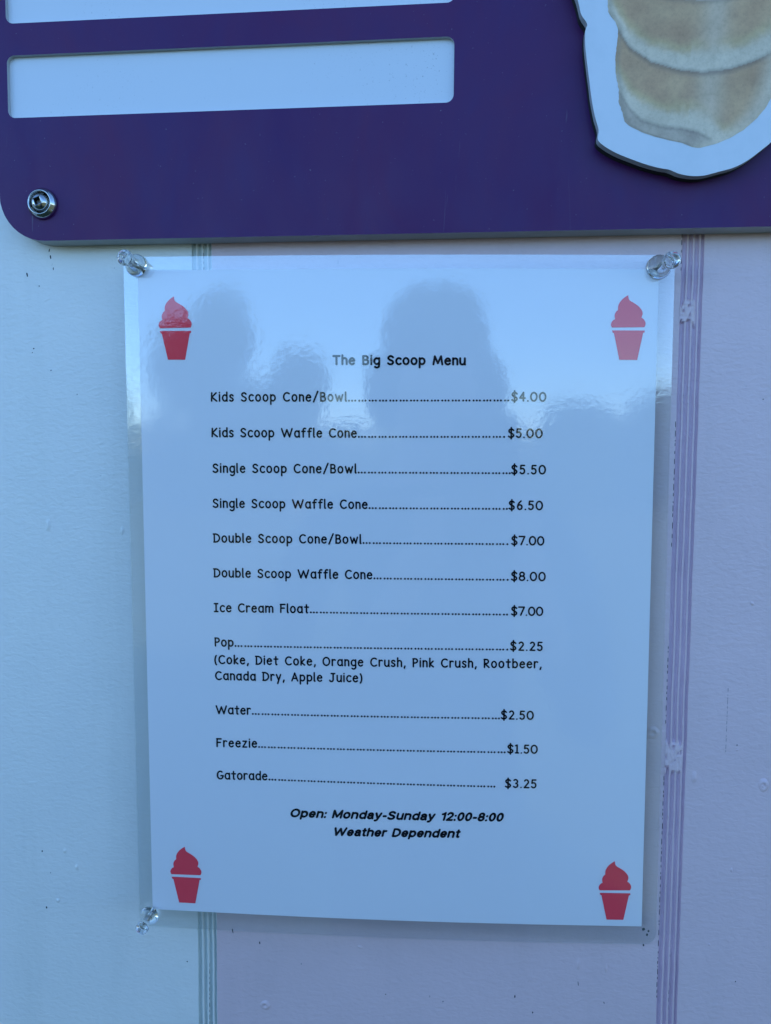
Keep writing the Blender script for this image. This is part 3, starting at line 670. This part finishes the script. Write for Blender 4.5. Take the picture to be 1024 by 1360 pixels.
chains = [[pel, pt(0, .0, 1.08, .135, .10), pt(0, -.01, 1.24, .155, .105), pt(0, -.01, 1.34, .13, .09), pt(0, .0, 1.43, .052, .052), pt(0, .02, 1.510, .066, .08), pt(0, .012, 1.570, .068, .085)]]
for s in (-1, 1):
    chains.append([pel, pt(s*.09, 0, .84, .085), pt(s*.10, .01, .5, .055), pt(s*.105, -.01, .28, .048), pt(s*.11, -.02, .09, .035), pt(s*.115, .03, .045, .036, .032), pt(s*.125, .13, .03, .034, .022)])
    wx, wy, wz = s*.052+.03, .215, 1.345
    chains.append([pt(0, -.01, 1.34, .13, .09), pt(s*.17, -.01, 1.345, .055), pt(s*.235, -.02, 1.20, .042), pt(s*.23, .03, 1.09, .038), pt(s*.13+.02, .14, 1.22, .032), (PX+wx+s*.03, PY+wy-.03, wz-.05, .022, .02), (PX+wx+s*.012, PY+wy, wz+.01, .028, .016)])
m2 = skin_mesh('body', chains, None, who)
bm = bmesh.new(); bm.from_mesh(m2)
for e_ in (ellipsoid((PX, PY+.083, 1.530), (.013, .02, .022)), ellipsoid((PX-.074, PY+.015, 1.540), (.010, .02, .032)), ellipsoid((PX+.074, PY+.015, 1.540), (.010, .02, .032)), ellipsoid((PX, PY+.066, 1.495), (.026, .012, .008))):
    tmp = bpy.data.meshes.new('x'); e_.to_mesh(tmp); e_.free(); bm.from_mesh(tmp); bpy.data.meshes.remove(tmp)
me = bpy.data.meshes.new('body'); bm.to_mesh(me); bm.free()
# fingers: each a short bent chain closing on the phone's sides
fing = []
for s in (-1, 1):
    hx, hy, hz = PX+.03+s*.064, PY+.215, 1.355
    for k in range(4):
        z = hz-.015+.019*k; L_ = (.85, 1, 1, .9)[k]
        fing.append([(hx, hy, z, .009, .009), (hx+s*.004, hy+.026*L_, z+.002, .0085, .0085), (hx-s*.012, hy+.044*L_, z+.003, .008, .008), (hx-s*.030, hy+.046*L_, z+.004, .007, .007)])
    fing.append([(hx, hy-.004, hz-.02, .011, .011), (hx-s*.012, hy-.018, hz+.02, .0095, .0095), (hx-s*.03, hy-.012, hz+.045, .0085, .0085)])
bmf = bmesh.new(); bmf.from_mesh(me)
for ch in fing:
    mf = skin_mesh('f', [ch], None, None); bmf.from_mesh(mf)
bmf.to_mesh(me); bmf.free()
body = bpy.data.objects.new('body', me); sc.collection.objects.link(body)
rm = body.modifiers.new('r', 'REMESH'); rm.mode = 'VOXEL'; rm.voxel_size = .0042; rm.use_smooth_shade = True
dg = bpy.context.evaluated_depsgraph_get(); m3 = bpy.data.meshes.new_from_object(body.evaluated_get(dg)); bpy.data.objects.remove(body)
m3.materials.clear()
for k in ('skin', 'shirt', 'jeans', 'shoe'): m3.materials.append(M[k])
for p in m3.polygons:
    c = p.center; p.use_smooth = True
    armish = c.y > PY+.17 and c.z > 1.1
    p.material_index = 3 if c.z < .075 else 2 if c.z < .96 else 0 if (armish or c.z > 1.41) else 1
body = bpy.data.objects.new('body', m3); sc.collection.objects.link(body); adopt(body, who)
for s in (-1, 1):
    o = from_bm('eye', ellipsoid((PX+s*.031, PY+.062, 1.555), (.012, .009, .008)), M['eye'], who, True)
    from_bm('pupil', ellipsoid((PX+s*.031, PY+.0705, 1.555), (.005, .002, .005)), M['hair'], o, True)
# bushy hair: a wide shell over the head plus many loose tufts, face left open
rnd = random.Random(5); V = []; F = []
def hair_r(d): return (.094+.012*noise.noise(d*3), .100, .098)
boxy = lambda c: (abs(c.x)**2.8+abs(c.y)**2.8+abs(c.z)**2.8+1e-9)**(-1/2.8)
bm = ellipsoid((PX, PY-.012, 1.568), (.071, .086, .080), fn=lambda c: boxy(c)*(1+.10*noise.noise(c*3.5)) if (c.y < .55 or c.z > .45) else .80)
for e_ in (ellipsoid((PX-.070, PY-.01, 1.532), (.029, .055, .048)), ellipsoid((PX+.070, PY-.01, 1.524), (.031, .055, .048))):
    tmp = bpy.data.meshes.new('x'); e_.to_mesh(tmp); e_.free(); bm.from_mesh(tmp); bpy.data.meshes.remove(tmp)
hair = from_bm('hair', bm, M['hair'], who, True)
for k in range(5200):
    d = Vector((rnd.gauss(0, 1), rnd.gauss(0, 1), rnd.gauss(0, 1))).normalized()
    if d.y > .45 and d.z < .5: continue
    if rnd.random() < .35:
        s = rnd.choice((-1, 1)); c = Vector((PX+s*.070, PY-.01, 1.528)); p = c+Vector((d.x*.032, d.y*.052, d.z*.046))
    else:
        if d.z < -.5: continue
        c = Vector((PX, PY-.012, 1.568)); p = c+Vector((d.x*.071, d.y*.086, d.z*.080))*boxy(d)*rnd.uniform(.96, 1.10)
    t1 = (d.cross(Vector((rnd.gauss(0, 1), rnd.gauss(0, 1), rnd.gauss(0, 1))))).normalized()*.006+d*.005; t2 = t1.cross(d).normalized()*.0016
    b0 = len(V); V += [p-t1-t2, p-t1+t2, p+t1*.6+t2+d*.001, p+t1*1.4]; F.append((b0, b0+1, b0+2, b0+3))
mesh('curls', V, F, M['hair'], hair)
tel = from_bm('phone', bmesh.new(), M['phone'])
bm = bmesh.new()
P = rrect(-37+PX*1000+66-30, -120, 37+PX*1000+66-30, 38, 9, 6)
n = len(P); hf = (PY+.245)*-1000+0
bm.free(); bm = prism(P, -(PY+.236)*1000, -(PY+.245)*1000)
# prism measures h outward from the wall
bm.to_mesh(tel.data); bm.free()
tag(tel, 'black phone held upright in both hands of the person', 'phone')
